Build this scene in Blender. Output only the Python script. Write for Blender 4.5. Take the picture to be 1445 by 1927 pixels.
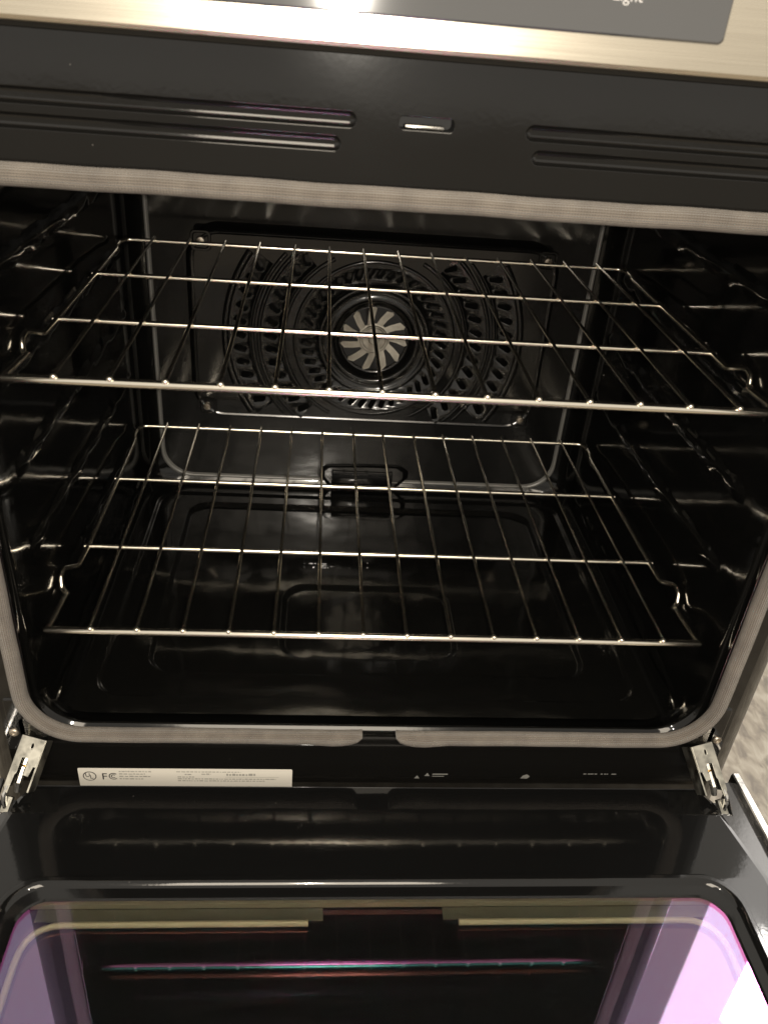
import bpy, bmesh, math, random
from mathutils import Vector, Matrix
random.seed(7)
PI = math.pi
R = math.radians
sc = bpy.context.scene
for o in list(bpy.data.objects):
    bpy.data.objects.remove(o)
COL = sc.collection

# ------------------------------------------------------------------ camera
CAM = Vector((-0.0697, -0.5539, 0.9707))
pitch, yaw, roll = 0.5529, 0.1013, 0.0878
fwd = Vector((math.sin(yaw) * math.cos(pitch), math.cos(yaw) * math.cos(pitch), -math.sin(pitch)))
rgt = Vector((math.cos(yaw), -math.sin(yaw), 0))
up = rgt.cross(fwd)
rx = rgt * math.cos(roll) + up * math.sin(roll)
uy = up * math.cos(roll) - rgt * math.sin(roll)
cd = bpy.data.cameras.new('camera')
cam = bpy.data.objects.new('camera', cd)
COL.objects.link(cam)
M3 = Matrix((rx, uy, -fwd)).transposed()
cam.matrix_world = Matrix.Translation(CAM) @ M3.to_4x4()
cd.sensor_fit = 'VERTICAL'
cd.sensor_height = 36
cd.lens = 1547.1 / 1927 * 36
cd.clip_start = 0.01
cd.clip_end = 100
cd.dof.use_dof = True
cd.dof.focus_distance = 0.86
cd.dof.aperture_fstop = 10.0
sc.camera = cam

# ------------------------------------------------------------------ world and lamps
w = bpy.data.worlds.new('World')
sc.world = w
w.use_nodes = True
bg = w.node_tree.nodes['Background']
bg.inputs[0].default_value = (1.0, 0.925, 0.81, 1)
bg.inputs[1].default_value = 0.75

def area(name, loc, target, sx, sy, power, col, shape='RECTANGLE'):
    d = bpy.data.lights.new(name, 'AREA')
    d.shape = shape
    d.size = sx
    d.size_y = sy
    d.energy = power
    d.color = col
    o = bpy.data.objects.new(name, d)
    COL.objects.link(o)
    o.location = loc
    o.rotation_euler = (Vector(target) - Vector(loc)).to_track_quat('-Z', 'Y').to_euler()
    return o

# torch of the phone that takes the picture, a little beside its lens
area('phone_torch', CAM + rx * 0.014 + uy * 0.004, CAM + fwd, 0.010, 0.010, 4.8, (1.0, 0.92, 0.80), 'DISK')
# window and downlight mirrored in the door, then an added overhead fill
area('window_light', (2.34, 1.45, 2.15), (2.34, 0.0, 2.15), 1.5, 3.7, 56, (1.0, 0.95, 0.90))
area('downlight', (2.24, 1.40, 3.40), (0.9, 0.0, 0.3), 0.60, 0.46, 40, (1.0, 0.95, 0.90))
area('overhead_fill_behind', (-0.05, -1.8, 2.45), (-0.05, 0, 0.6), 0.9, 2.2, 66, (1.0, 0.88, 0.71))  # unseen lamp added behind the camera, sized to brighten the rack bars

sc.view_settings.view_transform = 'Standard'
sc.view_settings.look = 'None'
sc.view_settings.exposure = 0.0
sc.view_settings.gamma = 1.0
sc.view_settings.use_curve_mapping = False
sc.render.engine = 'CYCLES'
sc.cycles.use_denoising = True
sc.cycles.max_bounces = 10
sc.cycles.glossy_bounces = 8
sc.cycles.transmission_bounces = 8
sc.cycles.sample_clamp_indirect = 4.0
sc.cycles.caustics_refractive = True

# ------------------------------------------------------------------ materials
def setin(n, k, v):
    if k in n.inputs:
        n.inputs[k].default_value = v

def mat(name, col, rough=0.5, metal=0.0, ior=1.5, **kw):
    m = bpy.data.materials.new(name)
    m.use_nodes = True
    b = m.node_tree.nodes['Principled BSDF']
    setin(b, 'Base Color', (*col, 1))
    setin(b, 'Roughness', rough)
    setin(b, 'Metallic', metal)
    setin(b, 'IOR', ior)
    for k, v in kw.items():
        setin(b, k.replace('_', ' '), v)
    return m

def nd(m, t, **kw):
    n = m.node_tree.nodes.new(t)
    for k, v in kw.items():
        if hasattr(n, k):
            setattr(n, k, v)
        else:
            n.inputs[k].default_value = v
    return n

def lk(m, a, b):
    m.node_tree.links.new(a, b)

def ramp(m, fac, stops):
    r = nd(m, 'ShaderNodeValToRGB')
    e = r.color_ramp.elements
    while len(e) < len(stops):
        e.new(0.5)
    for i, (p, c) in enumerate(stops):
        e[i].position = p
        e[i].color = (*c, 1) if len(c) == 3 else c
    lk(m, fac, r.inputs[0])
    return r.outputs[0]

def mapped(m, scale, coord='Object'):
    t = nd(m, 'ShaderNodeTexCoord')
    mp = nd(m, 'ShaderNodeMapping')
    mp.inputs['Scale'].default_value = scale
    lk(m, t.outputs[coord], mp.inputs[0])
    return mp.outputs[0]

def bump(m, height, strength, dist, prev=None):
    b = nd(m, 'ShaderNodeBump')
    b.inputs['Strength'].default_value = strength
    b.inputs['Distance'].default_value = dist
    lk(m, height, b.inputs['Height'])
    if prev:
        lk(m, prev, b.inputs['Normal'])
    return b.outputs[0]

def bsdf(m):
    return m.node_tree.nodes['Principled BSDF']

def enamel(name, col, rough, ior, wav=0.10):
    """black porcelain enamel: long waves of the pressed sheet, orange peel, pale specks, smears"""
    m = mat(name, col, rough, 0, ior)
    b = bsdf(m)
    n1 = nd(m, 'ShaderNodeTexNoise'); n1.inputs['Scale'].default_value = 1.0; n1.inputs['Detail'].default_value = 2
    lk(m, mapped(m, (11, 11, 11)), n1.inputs['Vector'])
    n2 = nd(m, 'ShaderNodeTexNoise'); n2.inputs['Scale'].default_value = 1.0; n2.inputs['Detail'].default_value = 2
    lk(m, mapped(m, (260, 260, 260)), n2.inputs['Vector'])
    b1 = bump(m, n1.outputs[0], wav, 0.02)
    b2 = bump(m, n2.outputs[0], 0.018, 0.001, b1)
    lk(m, b2, b.inputs['Normal'])
    n3 = nd(m, 'ShaderNodeTexNoise'); n3.inputs['Scale'].default_value = 1.0; n3.inputs['Detail'].default_value = 4
    lk(m, mapped(m, (7, 16, 9)), n3.inputs['Vector'])
    lk(m, ramp(m, n3.outputs[0], [(0.35, (rough * 0.8,) * 3), (0.75, (rough * 1.5,) * 3)]), b.inputs['Roughness'])
    # dust specks
    v = nd(m, 'ShaderNodeTexVoronoi'); v.inputs['Scale'].default_value = 1.0
    lk(m, mapped(m, (55, 55, 55)), v.inputs['Vector'])
    lk(m, ramp(m, v.outputs['Distance'], [(0.0, (0.16, 0.15, 0.135)), (0.012, (0.16, 0.15, 0.135)), (0.022, col)]), b.inputs['Base Color'])
    return m

M_EN = enamel('black_enamel', (0.005, 0.0048, 0.0045), 0.08, 1.55, 0.012)
M_CAV = enamel('black_cavity_enamel', (0.0030, 0.0030, 0.0028), 0.08, 1.46, 0.025)
M_PAN = enamel('black_cavity_floor_enamel', (0.0030, 0.0030, 0.0028), 0.10, 1.5, 0.10)
M_DOOR = enamel('black_door_enamel', (0.004, 0.004, 0.004), 0.06, 1.55, 0.02)
M_FLANGE = enamel('grey_door_flange_enamel', (0.03, 0.03, 0.031), 0.10, 1.8, 0.01)
M_FAN = enamel('black_fan_cover_enamel', (0.003, 0.003, 0.0028), 0.15, 1.55, 0.03)
M_BEAD = mat('bead_painted_highlight', (0.13, 0.127, 0.118), 0.30, 0, 1.7)  # pale grey puts the bead's bright highlight line into its colour
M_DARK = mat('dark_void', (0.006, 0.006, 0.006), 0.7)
M_BODY = mat('charcoal_body_paint', (0.03, 0.03, 0.032), 0.4)

def chrome(name, col, rough):
    m = mat(name, col, rough, 1.0)
    b = bsdf(m)
    n = nd(m, 'ShaderNodeTexNoise'); n.inputs['Scale'].default_value = 1.0; n.inputs['Detail'].default_value = 3
    lk(m, mapped(m, (90, 90, 90)), n.inputs['Vector'])
    lk(m, ramp(m, n.outputs[0], [(0.3, (rough * 0.7,) * 3), (0.75, (rough * 1.7,) * 3)]), b.inputs['Roughness'])
    lk(m, ramp(m, n.outputs[0], [(0.32, tuple(c * 0.72 for c in col)), (0.6, col)]), b.inputs['Base Color'])
    return m

M_WIRE = mat('nickel_rack_wire', (0.93, 0.87, 0.75), 0.20, 1.0)
M_WELD = chrome('weld_bead_nickel', (0.86, 0.80, 0.68), 0.28)
M_ALU = chrome('cast_fan_aluminium', (0.44, 0.415, 0.36), 0.45)
M_ZINC = chrome('galvanised_hinge_steel', (0.36, 0.35, 0.31), 0.34)
M_ZINCD = chrome('oiled_hinge_steel', (0.34, 0.33, 0.31), 0.22)
M_BRASS = mat('brass_roller', (0.70, 0.42, 0.14), 0.3, 1.0)
M_SCREW = chrome('screw_steel', (0.45, 0.40, 0.33), 0.38)
M_TRIM = chrome('polished_trim_steel', (0.85, 0.83, 0.80), 0.14)

# brushed stainless steel (brush lines run along x)
M_SS = mat('brushed_stainless', (0.80, 0.75, 0.66), 0.30, 1.0)
_b = bsdf(M_SS)
_n = nd(M_SS, 'ShaderNodeTexNoise'); _n.inputs['Scale'].default_value = 1; _n.inputs['Detail'].default_value = 3
lk(M_SS, mapped(M_SS, (14, 900, 5200)), _n.inputs['Vector'])
lk(M_SS, ramp(M_SS, _n.outputs[0], [(0.3, (0.70, 0.63, 0.51)), (0.7, (0.80, 0.73, 0.60))]), _b.inputs['Base Color'])
lk(M_SS, ramp(M_SS, _n.outputs[0], [(0.3, (0.25,) * 3), (0.7, (0.30,) * 3)]), _b.inputs['Roughness'])

# knitted glass-fibre gasket: u runs round the tube, v along it (metres)
M_GK = mat('knitted_fibre_gasket', (0.34, 0.29, 0.235), 0.85)
_b = bsdf(M_GK)
_t = nd(M_GK, 'ShaderNodeTexCoord'); _s = nd(M_GK, 'ShaderNodeSeparateXYZ'); lk(M_GK, _t.outputs['UV'], _s.inputs[0])
def _sin(m, src, f):
    a = nd(m, 'ShaderNodeMath', operation='MULTIPLY'); a.inputs[1].default_value = f; lk(m, src, a.inputs[0])
    c = nd(m, 'ShaderNodeMath', operation='SINE'); lk(m, a.outputs[0], c.inputs[0])
    return c.outputs[0]
_ru = _sin(M_GK, _s.outputs[0], 2 * PI * 26)
_rv = _sin(M_GK, _s.outputs[1], 2 * PI * 520)
_mx = nd(M_GK, 'ShaderNodeMath', operation='MULTIPLY_ADD'); _mx.inputs[1].default_value = 0.35
lk(M_GK, _rv, _mx.inputs[0]); lk(M_GK, _ru, _mx.inputs[2])
lk(M_GK, bump(M_GK, _mx.outputs[0], 0.8, 0.0007), _b.inputs['Normal'])
_n = nd(M_GK, 'ShaderNodeTexNoise'); _n.inputs['Scale'].default_value = 60; _n.inputs['Detail'].default_value = 5
lk(M_GK, _t.outputs['Object'], _n.inputs['Vector'])
_c1 = ramp(M_GK, _n.outputs[0], [(0.3, (0.102, 0.085, 0.068)), (0.7, (0.158, 0.135, 0.109))])
_mm = nd(M_GK, 'ShaderNodeMapRange'); _mm.inputs[1].default_value = -1; _mm.inputs[2].default_value = 0.2
_mm.inputs[3].default_value = 0.72; _mm.inputs[4].default_value = 1.0
lk(M_GK, _ru, _mm.inputs[0])
_vm = nd(M_GK, 'ShaderNodeVectorMath', operation='SCALE'); lk(M_GK, _c1, _vm.inputs[0]); lk(M_GK, _mm.outputs[0], _vm.inputs['Scale'])
lk(M_GK, _vm.outputs[0], _b.inputs['Base Color'])
setin(_b, 'Sheen Weight', 0.25)

# door glass with heat-reflecting (iridescent) coating
M_GL = mat('coated_door_glass', (0.9, 0.9, 0.92), 0.015, 0, 1.5, Transmission_Weight=1.0, Thin_Film_Thickness=279.0, Thin_Film_IOR=1.96)
M_GL2 = mat('inner_coated_glass', (0.010, 0.010, 0.012), 0.03, 0, 1.4, Thin_Film_Thickness=330.0, Thin_Film_IOR=1.6)
M_DISP = mat('smoked_display_glass', (0.04, 0.04, 0.04), 0.06, 0, 2.3)
M_RET = mat('glass_retainer_strip', (0.46, 0.39, 0.30), 0.35, 0.4)
M_RETD = mat('dark_retainer_flange', (0.105, 0.095, 0.078), 0.4, 0.2)
M_RETM = mat('retainer_channel_steel', (0.29, 0.245, 0.20), 0.45, 0.2)
M_PAPER = mat('white_label_paper', (0.64, 0.61, 0.545), 0.55)
M_INK = mat('black_label_ink', (0.03, 0.03, 0.03), 0.6)
M_GREYINK = mat('grey_label_ink', (0.30, 0.29, 0.26), 0.6)
M_PRINT = mat('pale_enamel_print', (0.16, 0.16, 0.15), 0.6)
M_ICON = mat('white_panel_print', (0.42, 0.41, 0.40), 0.5)

# wood-look floor at the right
M_FL = mat('pale_wood_floor', (0.6, 0.5, 0.36), 0.45)
_b = bsdf(M_FL)
_n = nd(M_FL, 'ShaderNodeTexNoise'); _n.inputs['Scale'].default_value = 1; _n.inputs['Detail'].default_value = 6; _n.inputs['Distortion'].default_value = 0.6
lk(M_FL, mapped(M_FL, (62, 26, 1)), _n.inputs['Vector'])
lk(M_FL, ramp(M_FL, _n.outputs[0], [(0.36, (0.14, 0.12, 0.095)), (0.48, (0.22, 0.19, 0.148)), (0.56, (0.275, 0.245, 0.195)), (0.66, (0.34, 0.31, 0.255))]), _b.inputs['Base Color'])
lk(M_FL, bump(M_FL, _n.outputs[0], 0.2, 0.002), _b.inputs['Normal'])

# ------------------------------------------------------------------ mesh helpers
ROOT_LOC = {}

def finish(me, mt, angle=32, flat=None):
    me.materials.append(mt)
    me.polygons.foreach_set('use_smooth', [True] * len(me.polygons))
    me.set_sharp_from_angle(angle=R(angle))
    for p in me.polygons:            # flat end faces keep their own normals
        if p.loop_total > 8 or (flat is not None and abs(p.normal.dot(flat)) > 0.9996):
            p.use_smooth = False
    me.update()

def mesh(verts, faces, mt, angle=32, recalc=True, flat=None):
    me = bpy.data.meshes.new('mesh')
    me.from_pydata([tuple(v) for v in verts], [], faces)
    if recalc:
        bm = bmesh.new(); bm.from_mesh(me)
        bmesh.ops.recalc_face_normals(bm, faces=bm.faces)
        bm.to_mesh(me); bm.free()
    finish(me, mt, angle, flat)
    return me

def link(name, me, parent=None, loc=(0, 0, 0)):
    o = bpy.data.objects.new(name, me)
    COL.objects.link(o)
    if parent is not None:
        o.parent = parent
        if parent.name in ROOT_LOC:
            loc = Vector(loc) - ROOT_LOC[parent.name]
    o.location = loc
    return o

def thing(name, loc, label, cat, group=None):
    o = bpy.data.objects.new(name, None)
    COL.objects.link(o)
    o.location = loc
    o['label'] = label
    o['category'] = cat
    if group:
        o['group'] = group
    return o

def join(*ms):
    V, F = [], []
    for v, f in ms:
        k = len(V)
        V += [tuple(p) for p in v]
        F += [tuple(i + k for i in q) for q in f]
    return V, F

def rr(hw, hh, r, n=8):
    """rounded rectangle, counter-clockwise, 4*(n+1) points"""
    r = min(r, hw, hh)
    P = []
    for k, (sx, sy) in enumerate(((1, 1), (-1, 1), (-1, -1), (1, -1))):
        for i in range(n + 1):
            a = (k + i / n) * PI / 2
            P.append((sx * (hw - r) + r * math.cos(a), sy * (hh - r) + r * math.sin(a)))
    return P

def loft(rings, cap0=False, cap1=False, closed=True):
    V, F = [], []
    n = len(rings[0])
    for r_ in rings:
        V += [tuple(p) for p in r_]
    for j in range(len(rings) - 1):
        for i in range(n if closed else n - 1):
            a, b = j * n + i, j * n + (i + 1) % n
            F.append((a, b, b + n, a + n))
    if cap0:
        F.append(tuple(range(n))[::-1])
    if cap1:
        F.append(tuple(range((len(rings) - 1) * n, len(rings) * n)))
    return V, F

def ringXZ(cx, cz, hw, hh, r, y, n=8):
    return [(cx + p, y, cz + q) for p, q in rr(hw, hh, r, n)]

def ringXY(cx, cy, hw, hh, r, z, n=8):
    return [(cx + p, cy + q, z) for p, q in rr(hw, hh, r, n)]

def box(x0, x1, y0, y1, z0, z1, bev=0.0):
    if bev <= 0:
        V = [(x, y, z) for z in (z0, z1) for y in (y0, y1) for x in (x0, x1)]
        return V, [(0, 2, 3, 1), (4, 5, 7, 6), (0, 1, 5, 4), (2, 6, 7, 3), (0, 4, 6, 2), (1, 3, 7, 5)]
    cx, cy, hw, hh = (x0 + x1) / 2, (y0 + y1) / 2, (x1 - x0) / 2, (y1 - y0) / 2
    f = lambda i, z: ringXY(cx, cy, hw - i, hh - i, bev * 0.9, z, 3)
    return loft([f(bev, z0), f(bev * .3, z0 + bev * .3), f(0, z0 + bev), f(0, z1 - bev), f(bev * .3, z1 - bev * .3), f(bev, z1)], True, True)

def tube(path, rad, n=10, caps=True, closed=False, flat=None):
    P = [Vector(p) for p in path]
    m = len(P)
    rings = []
    ref = None
    for i in range(m):
        if closed:
            t = (P[(i + 1) % m] - P[i - 1]).normalized()
        else:
            t = (P[min(i + 1, m - 1)] - P[max(i - 1, 0)]).normalized()
        if ref is None:
            h = Vector((0, 0, 1)) if abs(t.z) < 0.9 else Vector((0, 1, 0))
            ref = (h - t * h.dot(t)).normalized()
        else:
            ref = (ref - t * ref.dot(t)).normalized()
        b = t.cross(ref)
        r = rad[i] if isinstance(rad, (list, tuple)) else rad
        rings.append([P[i] + ref * (r * math.cos(2 * PI * k / n)) + b * (r * math.sin(2 * PI * k / n)) for k in range(n)])
    if closed:
        rings.append(rings[0])
        return loft(rings)
    return loft(rings, caps, caps)

def smooth_path(pts, rad, n=5):
    """round the corners of a polyline"""
    P = [Vector(p) for p in pts]
    out = [P[0]]
    for i in range(1, len(P) - 1):
        a, b, c = P[i - 1], P[i], P[i + 1]
        d = min(rad, (a - b).length * 0.48, (c - b).length * 0.48)
        p0, p1 = b + (a - b).normalized() * d, b + (c - b).normalized() * d
        for k in range(n + 1):
            t = k / n
            out.append(p0 * (1 - t) ** 2 + b * (2 * t * (1 - t)) + p1 * t * t)
    out.append(P[-1])
    return out

def lathe_y(cx, cz, prof, n=64, a0=0.0, a1=2 * PI):
    full = abs(a1 - a0 - 2 * PI) < 1e-6
    k = n if full else n + 1
    rings = [[(cx + r * math.cos(a0 + (a1 - a0) * i / n), y, cz + r * math.sin(a0 + (a1 - a0) * i / n)) for i in range(k)] for r, y in prof]
    return loft(rings, closed=full)

def fill2d(loops, mt, to3, thick=0.0, bev=0.0, angle=14):
    """flat sheet with holes: outline first; to3 maps (u, v, w) to world, w towards the back"""
    cu = bpy.data.curves.new('outline', 'CURVE')
    cu.dimensions = '2D'
    cu.fill_mode = 'BOTH'
    cu.extrude = thick / 2
    cu.bevel_depth = bev
    cu.bevel_resolution = 1
    for lp in loops:
        s = cu.splines.new('POLY')
        s.points.add(len(lp) - 1)
        for p, (a, b) in zip(s.points, lp):
            p.co = (a, b, 0, 1)
        s.use_cyclic_u = True
    o = bpy.data.objects.new('tmp', cu)
    COL.objects.link(o)
    dg = bpy.context.evaluated_depsgraph_get()
    dg.update()
    me = bpy.data.meshes.new_from_object(o.evaluated_get(dg))
    bpy.data.objects.remove(o)
    bpy.data.curves.remove(cu)
    bm = bmesh.new(); bm.from_mesh(me)
    bmesh.ops.remove_doubles(bm, verts=bm.verts, dist=1e-6)
    for v in bm.verts:
        v.co = to3(*v.co)
    bmesh.ops.recalc_face_normals(bm, faces=bm.faces)
    bm.to_mesh(me); bm.free()
    me.materials.clear()
    finish(me, mt, angle)
    return me

def text_mesh(s, size, mt, to3, thick=0.0002, align='LEFT'):
    cu = bpy.data.curves.new('lettering', 'FONT')
    cu.body = s
    cu.size = size
    cu.extrude = thick
    cu.align_x = align
    cu.resolution_u = 3
    o = bpy.data.objects.new('tmp', cu)
    COL.objects.link(o)
    dg = bpy.context.evaluated_depsgraph_get()
    dg.update()
    me = bpy.data.meshes.new_from_object(o.evaluated_get(dg))
    bpy.data.objects.remove(o)
    bpy.data.curves.remove(cu)
    for v in me.vertices:
        v.co = to3(*v.co)
    me.materials.clear()
    finish(me, mt, 20)
    return me

# ------------------------------------------------------------------ floor of the room
fl = link('floor', mesh([(-8, -9, 0), (8, -9, 0), (8, 6, 0), (-8, 6, 0)], [(0, 1, 2, 3)], M_FL))
fl['kind'] = 'structure'

# ------------------------------------------------------------------ the oven
oven = thing('oven', (0, 0.27, 0), 'black enamel kitchen oven with steel control panel and its door lowered', 'oven')
ROOT_LOC[oven.name] = Vector((0, 0.27, 0))

HWB = 0.366           # half width of the body
ZT = 0.944            # top of the front frame
OX, OZ0, OZ1 = 0.3160, 0.3725, 0.8620    # opening
OC, OH = (OZ0 + OZ1) / 2, (OZ1 - OZ0) / 2

# --- front frame: pressed sheet with opening, four long grooves and the latch slot
def shift(P, x, z):
    return [(a + x, b + z) for a, b in P]
GROOVES = [(-0.051, -0.332, 0.9085, 0.0050), (-0.060, -0.332, 0.8945, 0.0048),
           (0.054, 0.332, 0.9085, 0.0050), (0.060, 0.332, 0.8945, 0.0048)]
loops = [shift(rr(0.345, (ZT - 0.20) / 2, 0.004, 2), 0, (ZT + 0.20) / 2), shift(rr(OX, OH, 0.042, 10), 0, OC)]
for x0, x1, z, h in GROOVES:
    loops.append(shift(rr(abs(x1 - x0) / 2, h, h, 8), (x0 + x1) / 2, z))
loops.append(shift(rr(0.0175, 0.0042, 0.003, 4), -0.008, 0.909))
frame = link('front_frame', fill2d(loops, M_EN, lambda u, v, w: (u, 0.0008 - w, v), 0.0008, 0.0004), oven)
# turned-back outer border left and right, below the panel
for s in (-1, 1):
    prof = [(0.3455, 0.0006), (0.349, 0.0020), (0.3635, 0.0100), (0.366, 0.013), (0.366, 0.03)]
    V = [(s * x, y, z) for z in (0.20, ZT) for x, y in prof]
    F = [(i, i + 1, i + 6, i + 5) for i in range(4)]
    link('side_return', mesh(V, F, M_EN), frame)
for x0, x1, z, h in GROOVES:
    hw, cx = abs(x1 - x0) / 2, (x0 + x1) / 2
    rings = [ringXZ(cx, z, hw - i, h - i, h - i, y, 8) for i, y in ((-0.0002, 0.0003), (0.0005, 0.0009), (0.0014, 0.0026), (0.0024, 0.0034), (0.0036, 0.0038))]
    link('pressed_groove', mesh(*loft(rings, cap1=True), M_EN, 60), frame)
# latch slot: dark pocket with a bent latch tongue
rings = [ringXZ(-0.008, 0.909, 0.0177, 0.0044, 0.003, y, 4) for y in (0.0006, 0.02)]
link('latch_pocket', mesh(*loft(rings, cap1=True), M_DARK), frame)
link('latch_tongue', mesh(*box(-0.0215, 0.0035, 0.002, 0.010, 0.9056, 0.9080, 0.0008), M_ZINCD), frame)
# pressed pad and screw low on each side of the frame
for s in (-1, 1):
    rings = [ringXZ(s * 0.333, 0.392, 0.0085 - i, 0.026 - i, 0.004, y, 4) for i, y in ((0, 0.0004), (0.0008, -0.0012), (0.0018, -0.0018))]
    link('pressed_pad', mesh(*loft(rings, cap1=True), M_EN), frame)
    link('frame_screw', mesh(*lathe_y(s * 0.336, 0.3765, [(0.0046, -0.0016), (0.0044, -0.0030), (0.0034, -0.0040), (0.0018, -0.0042), (0.0012, -0.0030), (0.0001, -0.0029)], 16), M_SCREW), frame)

# --- body shell behind the frame
link('body_shell', mesh(*join(box(-0.364, -0.352, 0.0301, 0.64, 0.06, 0.94), box(0.352, 0.364, 0.0301, 0.64, 0.06, 0.94),
     box(-0.3519, 0.3519, 0.6281, 0.64, 0.06, 0.94), box(-0.3519, 0.3519, 0.0301, 0.628, 0.06, 0.072)), M_BODY), oven)
link('kick_panel', mesh(*box(-0.36, 0.36, 0.012, 0.03, 0.05, 0.199, 0.002), M_EN), oven)
link('cooktop', mesh(*box(-0.378, 0.378, 0.0, 0.65, 0.9405, 0.96, 0.003), M_EN), oven)

# --- cavity (walls, roof, back) as one pressed liner
def cring(y, hw, z0, z1, r):
    return ringXZ(0, (z0 + z1) / 2, hw, (z1 - z0) / 2, r, y, 10)
rings = [cring(0.0012, OX + 0.0003, OZ0 - 0.0003, OZ1 + 0.0003, 0.042), cring(0.0060, OX + 0.0012, 0.3702, 0.8632, 0.043),
         cring(0.0090, OX + 0.0008, 0.3703, 0.8628, 0.043), cring(0.0108, OX - 0.0002, 0.3714, 0.8617, 0.043), cring(0.0124, OX - 0.0013, 0.3732, 0.8608, 0.042),
         cring(0.0140, OX - 0.0018, 0.3741, 0.8604, 0.042), cring(0.0160, OX - 0.0016, 0.3735, 0.8607, 0.042), cring(0.0190, OX - 0.0010, 0.3700, 0.8615, 0.042), cring(0.030, 0.3155, 0.357, 0.862, 0.042),
         cring(0.042, 0.317, 0.345, 0.863, 0.042), cring(0.055, 0.317, 0.336, 0.863, 0.042), cring(0.30, 0.314, 0.336, 0.863, 0.042), cring(0.478, 0.311, 0.336, 0.86, 0.042),
         cring(0.494, 0.3085, 0.338, 0.857, 0.042), cring(0.505, 0.3030, 0.345, 0.851, 0.042), cring(0.512, 0.296, 0.352, 0.845, 0.042),
         cring(0.516, 0.2885, 0.359, 0.838, 0.042)]
cav = link('cavity_liner', mesh(*loft(rings, cap1=True), M_CAV, 50), oven)
M_BACK = enamel('satin_back_wall_enamel', (0.003, 0.003, 0.0028), 0.17, 1.45, 0.05)
link('back_wall', mesh(*loft([ringXZ(0, 0.5985, 0.286, 0.2370, 0.040, y, 10) for y in (0.5159, 0.5152)], cap1=True), M_BACK), cav)
# raised bead round the back wall
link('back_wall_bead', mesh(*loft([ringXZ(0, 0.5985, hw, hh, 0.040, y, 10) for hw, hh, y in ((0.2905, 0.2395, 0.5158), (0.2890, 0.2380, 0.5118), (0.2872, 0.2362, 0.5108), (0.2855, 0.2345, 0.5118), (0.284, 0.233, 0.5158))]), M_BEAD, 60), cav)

# --- cavity floor: step, wide shallow tray, water basin
zf = 0.3475
def fr(cx, cy, hw, hh, r, z):
    return ringXY(cx, cy, hw, hh, r, z, 10)
rings = [fr(0, 0.275, 0.314, 0.226, 0.03, zf + 0.003), fr(0, 0.278, 0.289, 0.206, 0.03, zf + 0.003), fr(0, 0.278, 0.2865, 0.2035, 0.028, zf + 0.0015), fr(0, 0.278, 0.284, 0.201, 0.026, zf),
         fr(0, 0.287, 0.2440, 0.1760, 0.032, zf), fr(0, 0.287, 0.2425, 0.1745, 0.031, zf - 0.0006), fr(0, 0.287, 0.2400, 0.1720, 0.029, zf - 0.0052), fr(0, 0.287, 0.2380, 0.1700, 0.027, zf - 0.006),
         fr(0, 0.212, 0.1040, 0.0700, 0.030, zf - 0.006), fr(0, 0.212, 0.1022, 0.0682, 0.029, zf - 0.0066), fr(0, 0.212, 0.0985, 0.0645, 0.026, zf - 0.0100), fr(0, 0.212, 0.0962, 0.0622, 0.025, zf - 0.0108)]
floor_pan = link('cavity_floor', mesh(*loft(rings, cap1=True), M_PAN, 60, flat=Vector((0, 0, 1))), oven)
# raised letters pressed in the tray (reads from the door side)
link('pressed_lettering', text_mesh('STEAM', 0.019, M_CAV, lambda u, v, w: (-0.083 + u * 1.15, 0.318 + v * 0.75, zf - 0.0058 + w * 2), 0.0003), floor_pan)
link('pressed_ring_mark', mesh(*lathe_y(0, 0, [(0.0062, 0), (0.0052, 0.0010), (0.0042, 0)], 20), M_CAV), floor_pan)
ringo = floor_pan.children[-1]
for v in ringo.data.vertices:
    x, y, z = v.co
    v.co = (0.004 + x, 0.3255 + z, zf - 0.006 + y)

# --- rack guides: pressed ledges along both side walls, broken by two dimples each
LEVELS = [0.389 + 0.081 * k for k in range(6)]
def guide(s, z):
    ys, amp = [], []
    k = int(round(z * 1000)) % 5
    y = 0.062
    while y < 0.477:
        ph = ((y - 0.062 + 0.011 * k) / 0.068) % 1.0
        a = 1.0 if ph < 0.55 else (0.45 if ph > 0.65 and ph < 0.9 else 0.72)
        ys.append(y); amp.append(a)
        y += 0.0115
    amp[0] = amp[-1] = 0.0
    prof = [(0.0, 0.013), (0.0013, 0.0100), (0.0028, 0.0070), (0.0032, 0.0035), (0.0028, 0.0005), (0.0015, -0.004), (0.0, -0.008)]
    rings = []
    for y, a in zip(ys, amp):
        xw = 0.3166 - 0.0055 * max(0, (y - 0.055)) / 0.42
        rings.append([(s * (xw - d * a), y, z - 0.012 + h * (0.6 + 0.4 * a)) for d, h in prof])
    return loft(rings, closed=False)
for s in (-1, 1):
    for z in LEVELS:
        link('rack_guide', mesh(*guide(s, z - 0.006), M_CAV, 70), cav)
    # wire clip near the front
    P = [(s * 0.3135 - s * 0.003 * math.sin(a), 0.056 + 0.0060 * math.cos(a) , 0.366 + 0.0095 * math.sin(a)) for a in [2 * PI * k / 18 for k in range(18)]]
    link('guide_clip', mesh(*tube(P, 0.0013, 8, closed=True), M_WIRE), cav)

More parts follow.
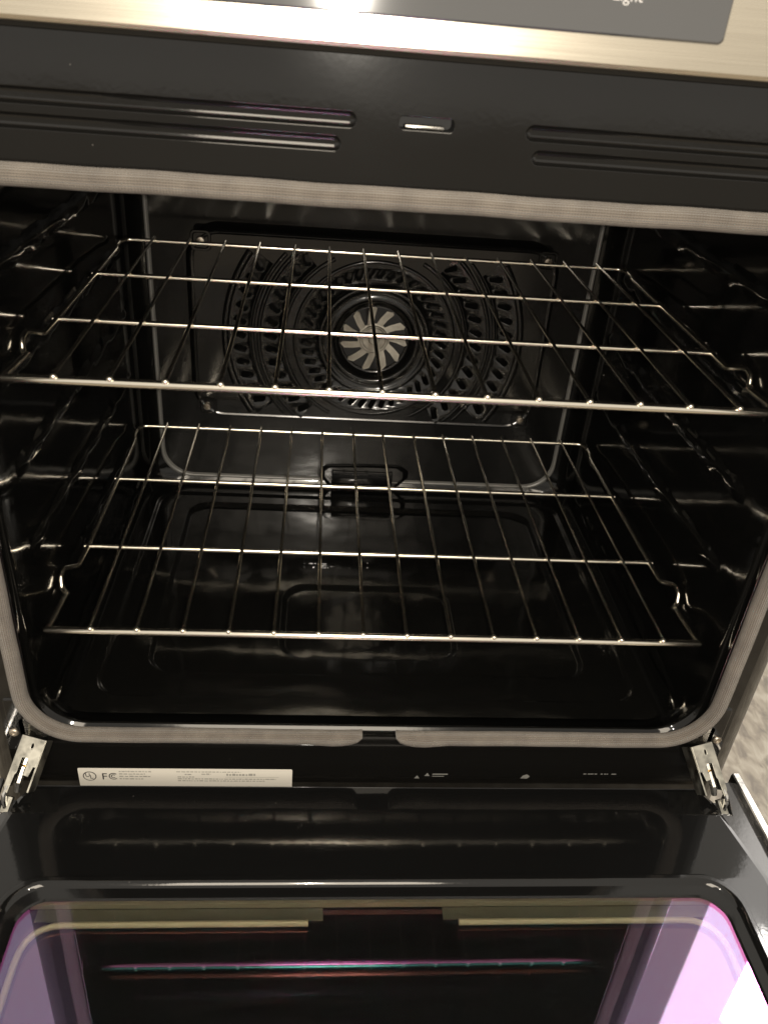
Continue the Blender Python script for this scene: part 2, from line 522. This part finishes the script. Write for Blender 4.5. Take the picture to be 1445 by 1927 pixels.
# --- pressed socket low on the back wall
hexa = [(-0.052, 0.011), (-0.060, 0.004), (-0.060, -0.006), (-0.046, -0.024), (0.046, -0.024), (0.064, -0.004), (0.064, 0.006), (0.052, 0.014), (0.0, 0.0135)]
def hx(k, y, dz=0):
    return [(0.002 + a * k, y, 0.374 + b * k + dz) for a, b in hexa]
boss = link('socket_boss', mesh(*loft([hx(1.06, 0.5155), hx(1.03, 0.511), hx(0.97, 0.509), hx(0.93, 0.5112)], cap1=True), M_CAV, 28), cav)
link('socket_cover', mesh(*box(-0.044, 0.046, 0.5045, 0.5110, 0.357, 0.379, 0.0015), M_CAV), boss)

# --- convection fan behind its pressed cover
FX, FZ = 0.004, 0.585
CCZ, CHW, CHH = 0.5925, 0.236, 0.1275
def slot(r, a, hl=0.0086, hw=0.0045):
    d = a - R(30)
    cx, cz = FX + r * math.cos(a), FZ + r * math.sin(a)
    P = rr(hl, hw, hw * 0.7, 3)
    return [(cx + p * math.cos(d) - q * math.sin(d), cz + p * math.sin(d) + q * math.cos(d)) for p, q in P]
YC = 0.500
def arcp(r, a0, a1, n):
    return [(FX + r * math.cos(a0 + (a1 - a0) * k / n), FZ + r * math.sin(a0 + (a1 - a0) * k / n)) for k in range(n + 1)]
def sector(r0, r1, c, half, n=36):
    return arcp(r1, c - half, c + half, n) + arcp(r0, c + half, c - half, n)
circ = lambda r: arcp(r, 0, 2 * PI * 95 / 96, 95)
H2, H3 = R(50.5), R(35.5)
plates = [shift(rr(CHW - 0.006, CHH - 0.006, 0.034, 10), 0, CCZ), circ(0.1035)]
for c in (0, PI):
    plates += [sector(0.1240, 0.1495, c, H2), sector(0.1645, 0.1910, c, H3)]
cover = link('fan_cover', fill2d(plates, M_FAN, lambda u, v, w: (u, YC - w, v), 0.0012, 0.0003), oven)
def cone(r0, r1, y0, y1):
    def f(u, v, w):
        r = math.hypot(u - FX, v - FZ)
        t = (r - r0) / (r1 - r0)
        return (u, y0 + (y1 - y0) * t - w, v)
    return f
band = [circ(0.1037), circ(0.0760)] + [slot(0.0900, 2 * PI * k / 41, 0.0080, 0.0038) for k in range(41)]
link('slotted_ring', fill2d(band, M_FAN, cone(0.076, 0.1035, YC + 0.0065, YC - 0.0025), 0.0010, 0.0003, 25), cover)
for c in (0, PI):
    band = [sector(0.1238, 0.1497, c, H2 + 0.004)] + [slot(0.1367, c + R(8.0 * k)) for k in range(-6, 7) if abs(8.0 * k) < 49]
    link('slotted_ring', fill2d(band, M_FAN, cone(0.124, 0.1495, YC + 0.0065, YC - 0.0025), 0.0010, 0.0003, 25), cover)
    band = [sector(0.1643, 0.1912, c, H3 + 0.003)] + [slot(0.1778, c + R(6.2 * k)) for k in range(-5, 6)]
    link('slotted_ring', fill2d(band, M_FAN, cone(0.1645, 0.191, YC + 0.0065, YC - 0.0025), 0.0010, 0.0003, 25), cover)
rings = [ringXZ(0, CCZ, CHW - i, CHH - i, 0.040 - i, y, 10) for i, y in ((-0.006, 0.5158), (-0.004, 0.5140), (0.0, 0.5035), (0.0012, 0.4995), (0.0035, 0.4975), (0.0062, 0.4985), (0.0075, 0.4997))]
link('cover_rim', mesh(*loft(rings), M_FAN, 60), cover)
link('inlet_funnel', mesh(*lathe_y(FX, FZ, [(0.0768, 0.5070), (0.0755, 0.4990), (0.0740, 0.4972), (0.0715, 0.4968), (0.0690, 0.4985), (0.0650, 0.5005), (0.0610, 0.4998), (0.0585, 0.4985), (0.0555, 0.4990), (0.0515, 0.5035), (0.0480, 0.5075), (0.0455, 0.5090), (0.0440, 0.5085), (0.0436, 0.5105)], 96), M_FAN, 60), cover)
def ridge(r, half, wd=0.0032, h=0.0030):
    prof = [(r - wd, YC - 0.0004), (r - wd * 0.6, YC - h * 0.75), (r, YC - h), (r + wd * 0.6, YC - h * 0.75), (r + wd, YC - 0.0004)]
    if half is None:
        link('pressed_ridge', mesh(*lathe_y(FX, FZ, prof, 96), M_FAN, 60), cover)
    else:
        for c in (0, PI):
            link('pressed_ridge', mesh(*lathe_y(FX, FZ, prof, 40, c - half, c + half), M_FAN, 60), cover)
ridge(0.1055, None)
ridge(0.1205, R(62))
ridge(0.1530, R(47))
ridge(0.1610, R(43))
ridge(0.1965, R(34), 0.005, 0.004)
for sx, z in ((-0.221, 0.706), (0.221, 0.702), (-0.219, 0.484), (0.218, 0.482)):
    z = CCZ + (0.112 if z > 0.6 else -0.112)
    x = math.copysign(0.2195, sx)
    rings = [[(x + p, y, z + q) for p, q in rr(h, h, h * 0.45, 4)] for h, y in ((0.0130, YC - 0.0004), (0.0120, YC - 0.0026), (0.0100, YC - 0.0026), (0.0088, YC - 0.0012))]
    link('screw_seat', mesh(*loft(rings, cap1=True), M_FAN, 40), cover)
    link('cover_screw', mesh(*lathe_y(x, z, [(0.0056, YC - 0.0012), (0.0054, YC - 0.0034), (0.0044, YC - 0.0046), (0.0016, YC - 0.005), (0.0010, YC - 0.0040), (0.0001, YC - 0.0040)], 18), M_SCREW), cover)

# fan wheel: dished hub and eleven swept blades
fan = link('convection_fan', mesh(*lathe_y(FX, FZ, [(0.0001, 0.5068), (0.006, 0.5068), (0.0075, 0.5080), (0.0150, 0.5085), (0.0165, 0.5072), (0.0180, 0.5072), (0.0192, 0.5090), (0.0215, 0.5094), (0.0215, 0.5115), (0.0001, 0.5115)], 40), M_ALU, 30), oven)
blade_v = [(0.0185, -0.0042), (0.0185, 0.0042), (0.030, 0.0010), (0.0415, -0.0040), (0.0435, -0.0125), (0.0400, -0.0138), (0.030, -0.0085)]
V = [(a, 0.5092, b) for a, b in blade_v] + [(a, 0.5108, b) for a, b in blade_v]
V[4] = (V[4][0], 0.5070, V[4][2]); V[5] = (V[5][0], 0.5070, V[5][2])
nb = len(blade_v)
F = [tuple(range(nb)), tuple(range(nb, 2 * nb))[::-1]] + [(i, (i + 1) % nb, nb + (i + 1) % nb, nb + i) for i in range(nb)]
blade_me = mesh(V, F, M_ALU)
for k in range(11):
    b = link('blade', blade_me, fan)
    a = 2 * PI * k / 11 + 0.15
    b.matrix_local = Matrix.Translation((FX, 0, FZ)) @ Matrix.Rotation(-a, 4, 'Y')
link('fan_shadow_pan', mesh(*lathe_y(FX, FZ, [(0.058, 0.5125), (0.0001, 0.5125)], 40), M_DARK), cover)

# --- knitted gasket round the opening, open at the bottom centre
GX, GZ0, GZ1, GR = 0.3225, 0.3780, 0.8650, 0.050
gc, gh = (GZ0 + GZ1) / 2, (GZ1 - GZ0) / 2
base = rr(GX, gh, GR, 14)
# begin at bottom centre, go round
dense = []
for i in range(len(base)):
    a, b = base[i], base[(i + 1) % len(base)]
    L = math.hypot(b[0] - a[0], b[1] - a[1])
    k = max(1, int(L / 0.012))
    for j in range(k):
        dense.append((a[0] + (b[0] - a[0]) * j / k, a[1] + (b[1] - a[1]) * j / k))
st = min(range(len(dense)), key=lambda i: (round(dense[i][1], 4), abs(dense[i][0] - 0.0)))
dense = dense[st:] + dense[:st]
# orientation: counter-clockwise from bottom centre goes to +x
path = [(0.0160, -gh), (0.0175, -gh), (0.020, -gh), (0.026, -gh), (0.034, -gh), (0.044, -gh)] + [p for p in dense if not (p[1] < -gh + 1e-4 and abs(p[0]) < 0.052)] + [(-0.044, -gh), (-0.034, -gh), (-0.026, -gh), (-0.020, -gh), (-0.0175, -gh), (-0.0160, -gh)]
def end_scale(k, n):
    d = min(k, n - 1 - k)
    return [0.22, 0.46, 0.76, 1.00, 1.12, 1.16, 1.10][d] if d < 7 else 1.0
n = len(path)
NR = 22
V, F, UV = [], [], []
arc = 0.0
rows = []
for k, (x, z) in enumerate(path):
    if k:
        arc += math.hypot(x - path[k - 1][0], z - path[k - 1][1])
    tx, tz = path[min(k + 1, n - 1)][0] - path[max(k - 1, 0)][0], path[min(k + 1, n - 1)][1] - path[max(k - 1, 0)][1]
    l = math.hypot(tx, tz)
    nx, nz = tz / l, -tx / l       # outward
    sc_ = end_scale(k, n)
    wob = 0.00025 * math.sin(arc * 37) + 0.00015 * math.sin(arc * 91 + 1)
    sag = (1 - sc_) * 0.0060 if sc_ < 1 else -(sc_ - 1) * 0.010
    ra, rb = 0.0071 * sc_, 0.0070 * (0.75 + 0.25 * sc_)
    rows.append(arc)
    for i in range(NR):
        a = 2 * PI * i / NR
        off = ra * math.cos(a) + wob
        V.append((x + nx * off, -0.0052 - rb * math.sin(a), gc + z + nz * off + sag))
for k in range(n - 1):
    for i in range(NR):
        j = (i + 1) % NR
        F.append((k * NR + i, k * NR + j, (k + 1) * NR + j, (k + 1) * NR + i))
        UV.append([(i / NR, rows[k]), ((i + 1) / NR, rows[k]), ((i + 1) / NR, rows[k + 1]), (i / NR, rows[k + 1])])
F.append(tuple(range(NR))); UV.append([(0, 0)] * NR)
F.append(tuple(range((n - 1) * NR, n * NR))); UV.append([(0, 0)] * NR)
gm = bpy.data.meshes.new('gasket')
gm.from_pydata(V, [], F)
ul = gm.uv_layers.new(name='UVMap')
li = 0
for f, uvs in zip(gm.polygons, UV):
    for k in range(f.loop_total):
        ul.data[f.loop_start + k].uv = uvs[k]
bm = bmesh.new(); bm.from_mesh(gm); bmesh.ops.recalc_face_normals(bm, faces=bm.faces); bm.to_mesh(gm); bm.free()
finish(gm, M_GK, 60)
link('gasket', gm, oven)

# --- rating label with its printing
toL = lambda u, v, w: (u, -0.0006 - w, v)
label = link('rating_label', mesh(*loft([ringXZ(-0.1835, 0.313, 0.1025, 0.0135, 0.0015, y, 4) for y in (0.0003, -0.0001)], cap1=True), M_PAPER), oven)
YL = -0.00035
def lab_text(s, size, x, z, m_, name, sx=1.0):
    link(name, text_mesh(s, size, m_, lambda u, v, w: (x + u * sx, YL - w, z + v), 0.00008), label)
link('certification_ring', mesh(*lathe_y(-0.2755, 0.3155, [(0.0064, YL), (0.0055, YL - 0.0001)], 36), M_INK), label)
lab_text('U', 0.0075, -0.2797, 0.3145, M_INK, 'label_letter', 0.9)
lab_text('L', 0.0075, -0.2755, 0.3120, M_INK, 'label_letter', 0.9)
lab_text('F', 0.0125, -0.2645, 0.3110, M_INK, 'label_letter')
def cshape(r0, r1, x, z):
    return lathe_y(x, z, [(r1, YL), (r0, YL - 0.0001)], 20, R(45), R(315))
link('label_letter', mesh(*cshape(0.0036, 0.0046, -0.2530, 0.3155), M_INK), label)
link('label_letter', mesh(*cshape(0.0016, 0.0025, -0.2530, 0.3155), M_INK), label)
def strip(x0, x1, z, h, m_, y=YL, par=None, name='printed_line'):
    V = [(x0, y, z), (x1, y, z), (x1, y, z + h), (x0, y, z + h)]
    link(name, mesh(V, [(0, 1, 2, 3)], m_), par or label)
rnd = random.Random(3)
def words(x0, x1, z, h):
    """one line of small print: a row of short dashes as one print"""
    Vs, Fs = [], []
    x = x0
    while x < x1:
        l = rnd.uniform(0.0012, 0.0042)
        k = len(Vs)
        hh = h * rnd.uniform(0.7, 1.0)
        Vs += [(x, YL, z), (min(x + l, x1), YL, z), (min(x + l, x1), YL, z + hh), (x, YL, z + hh)]
        Fs.append((k, k + 1, k + 2, k + 3))
        x += l + rnd.uniform(0.0006, 0.0012)
    link('printed_line', mesh(Vs, Fs, M_GREYINK), label)
for i, (a, b) in enumerate(((-0.2475, -0.2160), (-0.2475, -0.2230), (-0.2475, -0.2180), (-0.2475, -0.2250))):
    words(a, b, 0.3215 - 0.0034 * i, 0.0016)
words(-0.1930, -0.131, 0.3218, 0.0014)
words(-0.1850, -0.178, 0.3180, 0.0020)
words(-0.1690, -0.160, 0.3185, 0.0018)
words(-0.1450, -0.1170, 0.3172, 0.0032)
words(-0.1920, -0.176, 0.3145, 0.0014)
words(-0.1920, -0.097, 0.3118, 0.0014)
words(-0.1920, -0.108, 0.3090, 0.0014)
strip(-0.1460, -0.0940, 0.3150, 0.0004, M_GREYINK)
# pale cautions printed on the enamel further right
prn = link('caution_print', mesh([(0.050, -0.0001, 0.3185), (0.0555, -0.0001, 0.3185), (0.0528, -0.0001, 0.3232)], [(0, 1, 2)], M_PRINT), oven)
strip(0.0580, 0.0735, 0.3205, 0.0016, M_PRINT, -0.0001, prn)
strip(0.0580, 0.0700, 0.3178, 0.0010, M_PRINT, -0.0001, prn)
link('caution_triangle', mesh([(0.0400, -0.0001, 0.3150), (0.0455, -0.0001, 0.3150), (0.0428, -0.0001, 0.3195)], [(0, 1, 2)], M_PRINT), prn)
link('caution_symbol', mesh([(0.148, -0.0001, 0.316), (0.155, -0.0001, 0.3155), (0.1575, -0.0001, 0.319), (0.154, -0.0001, 0.322), (0.150, -0.0001, 0.320)], [(0, 1, 2, 3, 4)], M_PRINT), prn)
for a in (0.212, 0.2165, 0.2192, 0.2235, 0.2300, 0.2335, 0.2360, 0.2412, 0.2438):
    strip(a, a + rnd.uniform(0.0016, 0.0036), 0.3225, 0.0013, M_PRINT, -0.0001, prn)

# --- steel control panel with glass display
PY, PZ0, PZ1 = -0.036, 0.9480, 1.06
panel = link('control_panel', mesh(*join(loft([[(x, y, z) for y, z in ((0.02, PZ0 + 0.001), (PY + 0.0035, PZ0), (PY + 0.001, PZ0 + 0.0008), (PY, PZ0 + 0.003), (PY, PZ1), (0.02, PZ1))] for x in (-0.379, 0.379)], True, True)), M_SS, 12), oven)
rings = [ringXZ(-0.03, 1.0085, 0.1790 - i, 0.0440 - i, 0.003, y, 4) for i, y in ((0, PY - 0.0002), (0.0002, PY - 0.0016), (0.0012, PY - 0.0024))]
disp = link('display_glass', mesh(*loft(rings, cap1=True), M_DISP, 40), panel)
link('display_lettering', text_mesh('Light', 0.0085, M_ICON, lambda u, v, w: (0.0815 + u, PY - 0.0026 - w, 0.9812 + v), 0.0001), panel)

# --- the lowered door
DZ, DY, DT = 0.3405, -0.030, R(1.1)
def dpt(x, d, h):
    """door coordinates: x, distance d from the hinge edge towards the room, height h above its plane"""
    return (x, DY - d * math.cos(DT) - h * 0 , DZ + d * math.sin(DT) + h)
def dring(cx, dc, hw, hd, r, h, n=8):
    return [dpt(cx + p, dc + q, h) for p, q in rr(hw, hd, r, n)]
DL = 0.56
# flat flange sheet round the plateau, with the hinge notches cut out
out = [(-0.357, 0.004), (-0.345, 0.004), (-0.342, 0.030), (-0.334, 0.034), (-0.328, 0.020), (-0.326, -0.004)]
outline = [(-0.358, -0.012), (-0.348, -0.012), (-0.3465, 0.010), (-0.342, 0.028), (-0.3365, 0.028), (-0.327, 0.014), (-0.318, -0.004),
           (0.318, -0.004), (0.327, 0.014), (0.3365, 0.028), (0.342, 0.028), (0.3465, 0.010), (0.348, -0.012), (0.358, -0.012), (0.358, DL), (-0.358, DL)]
win = shift(rr(0.3085, 0.185, 0.030, 8), 0, 0.109 + 0.185)
door = link('door', fill2d([outline, win], M_FLANGE, lambda u, v, w: dpt(u, v, w - 0.0105), 0.004, 0.0006), oven)
# plateau: raised centre with sloping flanks, from the hinge edge round to the window
def plate(x, d, h):
    return dpt(x, d, h + (0.0026 * max(0.0, min(d, 0.09)) / 0.09))
V, F = [], []
pl_out = [(-0.3165, -0.0004), (0.3165, -0.0004), (0.3265, 0.014), (0.341, 0.10), (0.344, DL - 0.01), (-0.344, DL - 0.01), (-0.341, 0.10), (-0.3265, 0.014)]
pl_in = [(-0.316, 0.0005), (0.316, 0.0005), (0.3225, 0.016), (0.336, 0.10), (0.339, DL - 0.015), (-0.339, DL - 0.015), (-0.336, 0.10), (-0.3225, 0.016)]
hin = shift(rr(0.3095, 0.190, 0.032, 8), 0, 0.0965 + 0.190)
# sheet between pl_in and the window, filled as a plane with one hole
def tilt(d):
    return 0.0042 * (1 - max(0.0, min(d, 0.0965)) / 0.0965)
link('door_liner', fill2d([pl_in, hin], M_DOOR, lambda u, v, w: dpt(u, v, 0.0005 - tilt(v) + w), 0.0, 0.0), door)
k = len(pl_out)
r0 = [dpt(x, d, -0.0100) for x, d in pl_out]
r1 = [dpt(x * 0.9985, d + 0.0003, -0.0008 - tilt(d)) for x, d in pl_out]
r2 = [dpt(x, d, 0.0005 - tilt(d)) for x, d in pl_in]
link('liner_flank', mesh(*loft([r0, r1, r2]), M_DOOR, 50), door)
# rounded rim round the window
rings = []
for i, h in ((-0.0002, 0.0004), (0.0006, 0.0018), (0.0020, 0.0027), (0.0050, 0.0027), (0.0075, 0.0022), (0.0090, 0.0008), (0.0100, -0.0010), (0.0180, -0.0022), (0.0190, -0.0043)):
    rings.append(dring(0, 0.0965 + 0.190, 0.3095 - i, 0.190 - i, 0.032 - i * 0.5, h, 8))
link('window_rim', mesh(*loft(rings), M_DOOR, 40, flat=Vector((0, math.sin(DT), math.cos(DT)))), door)
# outer coated pane (solid slab), retainer strips below it, inner pane
GW, GD, GCD = 0.2915, 0.172, 0.2865
GE = 0.012
rings = [dring(0, GCD, GW + GE, GD + GE, 0.030, h) for h in (-0.0085, -0.0045)]
link('window_glass', mesh(*loft(rings, True, True), M_GL, 30), door)
rings = [dring(0, GCD, GW + 0.004, GD + 0.004, 0.02, h) for h in (-0.030, -0.0178)]
link('inner_glass', mesh(*loft(rings, True, True), M_GL2, 30), door)
def dbar(x0, x1, d0, d1, h0, h1):
    V = [dpt(x, d, h) for h in (h0, h1) for d in (d0, d1) for x in (x0, x1)]
    return V, [(0, 2, 3, 1), (4, 5, 7, 6), (0, 1, 5, 4), (2, 6, 7, 3), (0, 4, 6, 2), (1, 3, 7, 5)]
d0 = GCD - GD
for s in (-1, 1):
    P = smooth_path([dpt(s * 0.062, d0 + 0.0165, -0.0140), dpt(s * (GW - 0.008), d0 + 0.0165, -0.0140), dpt(s * (GW - 0.008), d0 + 0.33, -0.0140)], 0.03, 6)
    link('glass_retainer', mesh(*tube(P, 0.0026, 10), M_RET), door)
    link('retainer_flange', mesh(*dbar(min(s * 0.050, s * (GW - 0.012)), max(s * 0.050, s * (GW - 0.012)), d0 + 0.002, d0 + 0.0125, -0.0172, -0.0160), M_RETD), door)
link('retainer_channel', mesh(*dbar(-GW + 0.006, GW - 0.006, d0 - 0.004, d0 + 0.0015, -0.0160, -0.0098), M_RETM), door)
# door core and polished side trims
link('door_core', mesh(*dbar(-0.3565, 0.3565, -0.006, DL, -0.0500, -0.0310), M_BODY), door)
for s in (-1, 1):
    V, F = [], []
    prof = [(0.3585, -0.004), (0.3590, -0.0015), (0.3605, -0.0008), (0.3660, -0.0008), (0.3680, -0.003), (0.3680, -0.05), (0.3585, -0.05)]
    rings = [[dpt(s * x, d, h) for x, h in prof] for d in (-0.018, DL)]
    link('side_trim', mesh(*loft(rings, True, True), M_TRIM, 25), door)
link('door_front_panel', mesh(*dbar(-0.3680, 0.3680, -0.010, DL, -0.0560, -0.0505), M_SS), door)

# --- hinges: slotted channel, latch fork, arm and pin
def hinge(s):
    A = Vector((s * 0.3120, -0.003, 0.3790)); B = Vector((s * 0.3255, -0.043, 0.3420))
    ax = (B - A).normalized()
    side = Vector((0, 0, 1)).cross(ax).normalized()
    side = Vector((1, 0, 0)) - ax * ax.x
    side.normalize()
    nrm = side.cross(ax); 
    if nrm.z < 0: nrm = -nrm
    L = (B - A).length
    def T(l, t, h):
        return A + ax * l + side * t + nrm * h
    def slab(l0, l1, t0, t1, h0, h1):
        V = [T(l, t, h) for h in (h0, h1) for t in (t0, t1) for l in (l0, l1)]
        return V, [(0, 2, 3, 1), (4, 5, 7, 6), (0, 1, 5, 4), (2, 6, 7, 3), (0, 4, 6, 2), (1, 3, 7, 5)]
    # top plate of the channel with an open fork slot, as a filled outline
    O = [(0.006, -0.0105), (0.050, -0.0105), (0.0555, -0.0085), (0.0560, -0.0062), (0.040, -0.0056), (0.038, -0.0044), (0.0245, -0.0044), (0.0235, 0.0010), (0.0260, 0.0022), (0.0385, 0.0022), (0.0390, 0.0064), (0.0300, 0.0078), (0.0300, 0.0105), (0.006, 0.0105)]
    if s > 0:
        O = [(l, -t) for l, t in O][::-1]
    hole = [(0.0135 + 0.0030 * math.cos(a), 0.0012 + 0.0014 * math.sin(a)) for a in [2 * PI * i / 12 for i in range(12)]]
    br = link('hinge', fill2d([O, hole], M_ZINC, lambda u, v, w: T(u, v, 0.0105 + w), 0.0012, 0.0003), oven)
    br['label'] = 'galvanised door hinge at the %s lower corner' % ('left' if s < 0 else 'right')
    for t in (-0.0105, 0.0105):
        V, F = slab(0.006, 0.052, t - 0.0007, t + 0.0007, -0.010, 0.0098)
        link('channel_wall', mesh(V, F, M_ZINC), br)
    # inner latch lever, wavy
    P = [T(l, s * t, h) for l, t, h in ((0.016, 0.001, 0.004), (0.026, 0.001, 0.0065), (0.036, 0.0016, 0.0050), (0.046, 0.0005, 0.0070), (0.054, 0.0, 0.0035))]
    link('latch_lever', mesh(*tube(P, [0.0028, 0.0034, 0.0030, 0.0034, 0.0026], 8), M_ZINCD), br)
    # outer prong curling down
    P = [T(l, s * t, h) for l, t, h in ((0.050, 0.0078, 0.0100), (0.058, 0.0086, 0.0090), (0.064, 0.0080, 0.0050), (0.069, 0.0065, 0.0010), (0.073, 0.0060, -0.0030))]
    link('prong', mesh(*tube(P, [0.0020, 0.0023, 0.0022, 0.0022, 0.0018], 8), M_TRIM), br)
    # arm running into the door
    V, F = join(slab(0.060, 0.074, s * 0.0058 - 0.0034, s * 0.0058 + 0.0034, -0.0040, 0.0020), slab(0.0745, 0.086, s * 0.0058 - 0.0022, s * 0.0058 + 0.0022, -0.0085, -0.0030))
    link('hinge_arm', mesh(V, F, M_ZINC), br)
    P = [T(0.077, s * 0.0058 - 0.0062, -0.0035), T(0.077, s * 0.0058 + 0.0062, -0.0035)]
    link('hinge_pin', mesh(*tube(P, 0.0023, 12), M_TRIM), br)
    P = [T(0.031, -0.003, 0.0075), T(0.031, 0.003, 0.0075)]
    link('roller', mesh(*tube(P, 0.0016, 10), M_BRASS), br)
    # seat plate on the frame
    rings = [ringXZ(s * 0.3185, 0.3815, 0.0125 - i, 0.012 - i, 0.004, y, 4) for i, y in ((0, 0.0005), (0.0006, -0.0018))]
    link('seat_plate', mesh(*loft(rings, cap1=True), M_ZINCD), br)
for s in (-1, 1):
    hinge(s)

# ------------------------------------------------------------------ racks
HWR, DEP = 0.3035, 0.4175
ROD_X = [-0.2655 + 0.0410 * k for k in range(14)]
def make_rack(name, loc, label):
    t = thing(name, loc, label, 'oven rack', 'wire racks in the oven cavity')
    # local origin: rack centre at the back bar; y runs from -DEP (front) to 0 (back)
    return t
def bar_mesh(y, r, hw=HWR, z=0.0):
    P = smooth_path([(-hw, y, z), (hw, y, z)], 0.002)
    return mesh(*tube(P, r, 12), M_WIRE)
front_bar = mesh(*tube([(-HWR - 0.003, 0, -0.0006), (-HWR, 0, 0), (HWR, 0, 0), (HWR + 0.003, 0, -0.0006)], [0.0020, 0.0035, 0.0035, 0.0020], 14), M_WIRE)
cross_bar = mesh(*tube([(-HWR, 0, 0), (HWR, 0, 0)], 0.0026, 12), M_WIRE)
def back_path():
    return smooth_path([(-HWR, -0.016, 0), (-HWR + 0.004, 0, 0), (HWR - 0.004, 0, 0), (HWR, -0.016, 0)], 0.010, 5)
back_bar = mesh(*tube(back_path(), 0.0025, 12), M_WIRE)
rod = mesh(*tube([(0, -DEP - 0.0012, 0), (0, -DEP, 0.0), (0, -0.1, 0), (0, 0.0012, 0)], [0.0013, 0.0017, 0.0017, 0.0017], 10), M_WIRE)
def bead():
    V, F = [], []
    rings = []
    for j in range(1, 6):
        a = PI * j / 6
        rings.append([(0.0027 * math.sin(a) * math.cos(2 * PI * k / 10), 0.0027 * math.sin(a) * math.sin(2 * PI * k / 10), 0.0024 * math.cos(a)) for k in range(10)])
    return loft(rings, True, True)
bead_me = mesh(*bead(), M_WELD, 180)
def rail(s):
    P = [(s * HWR, -0.014, 0), (s * HWR, -0.030, 0.0), (s * (HWR - 0.0035), -0.044, 0.0), (s * (HWR - 0.0035), -0.285, 0), (s * (HWR - 0.0015), -0.316, -0.002), (s * (HWR + 0.0040), -0.322, 0.001), (s * (HWR + 0.0085), -0.330, 0.0045), (s * (HWR + 0.0092), -0.340, 0.001), (s * (HWR + 0.0075), -0.346, -0.0085), (s * (HWR + 0.0005), -0.352, -0.0090), (s * (HWR - 0.0015), -0.362, -0.0025), (s * HWR, -DEP, 0)]
    return mesh(*tube(smooth_path(P, 0.004, 4), 0.00245, 12), M_WIRE)
rail_l, rail_r = rail(-1), rail(1)
def build_rack(t):
    link('front_bar', front_bar, t, (0, -DEP, 0))
    link('cross_bar', cross_bar, t, (0, -0.2840, 0))
    link('cross_bar', cross_bar, t, (0, -0.1425, 0))
    link('back_bar', back_bar, t)
    link('side_rail', rail_l, t)
    link('side_rail', rail_r, t)
    for x in ROD_X:
        link('rod', rod, t, (x + random.uniform(-0.0006, 0.0006), 0, 0.0040))
        link('weld_bead', bead_me, t, (x, -DEP - 0.0008, 0.0034))
upper = make_rack('wire_rack', (0, 0.450, 0.7129), 'nickel wire oven rack on the upper guides in front of the fan')
build_rack(upper)
lower = make_rack('wire_rack', (0, 0.450, 0.4700), 'nickel wire oven rack on the lower guides above the cavity floor')
build_rack(lower)
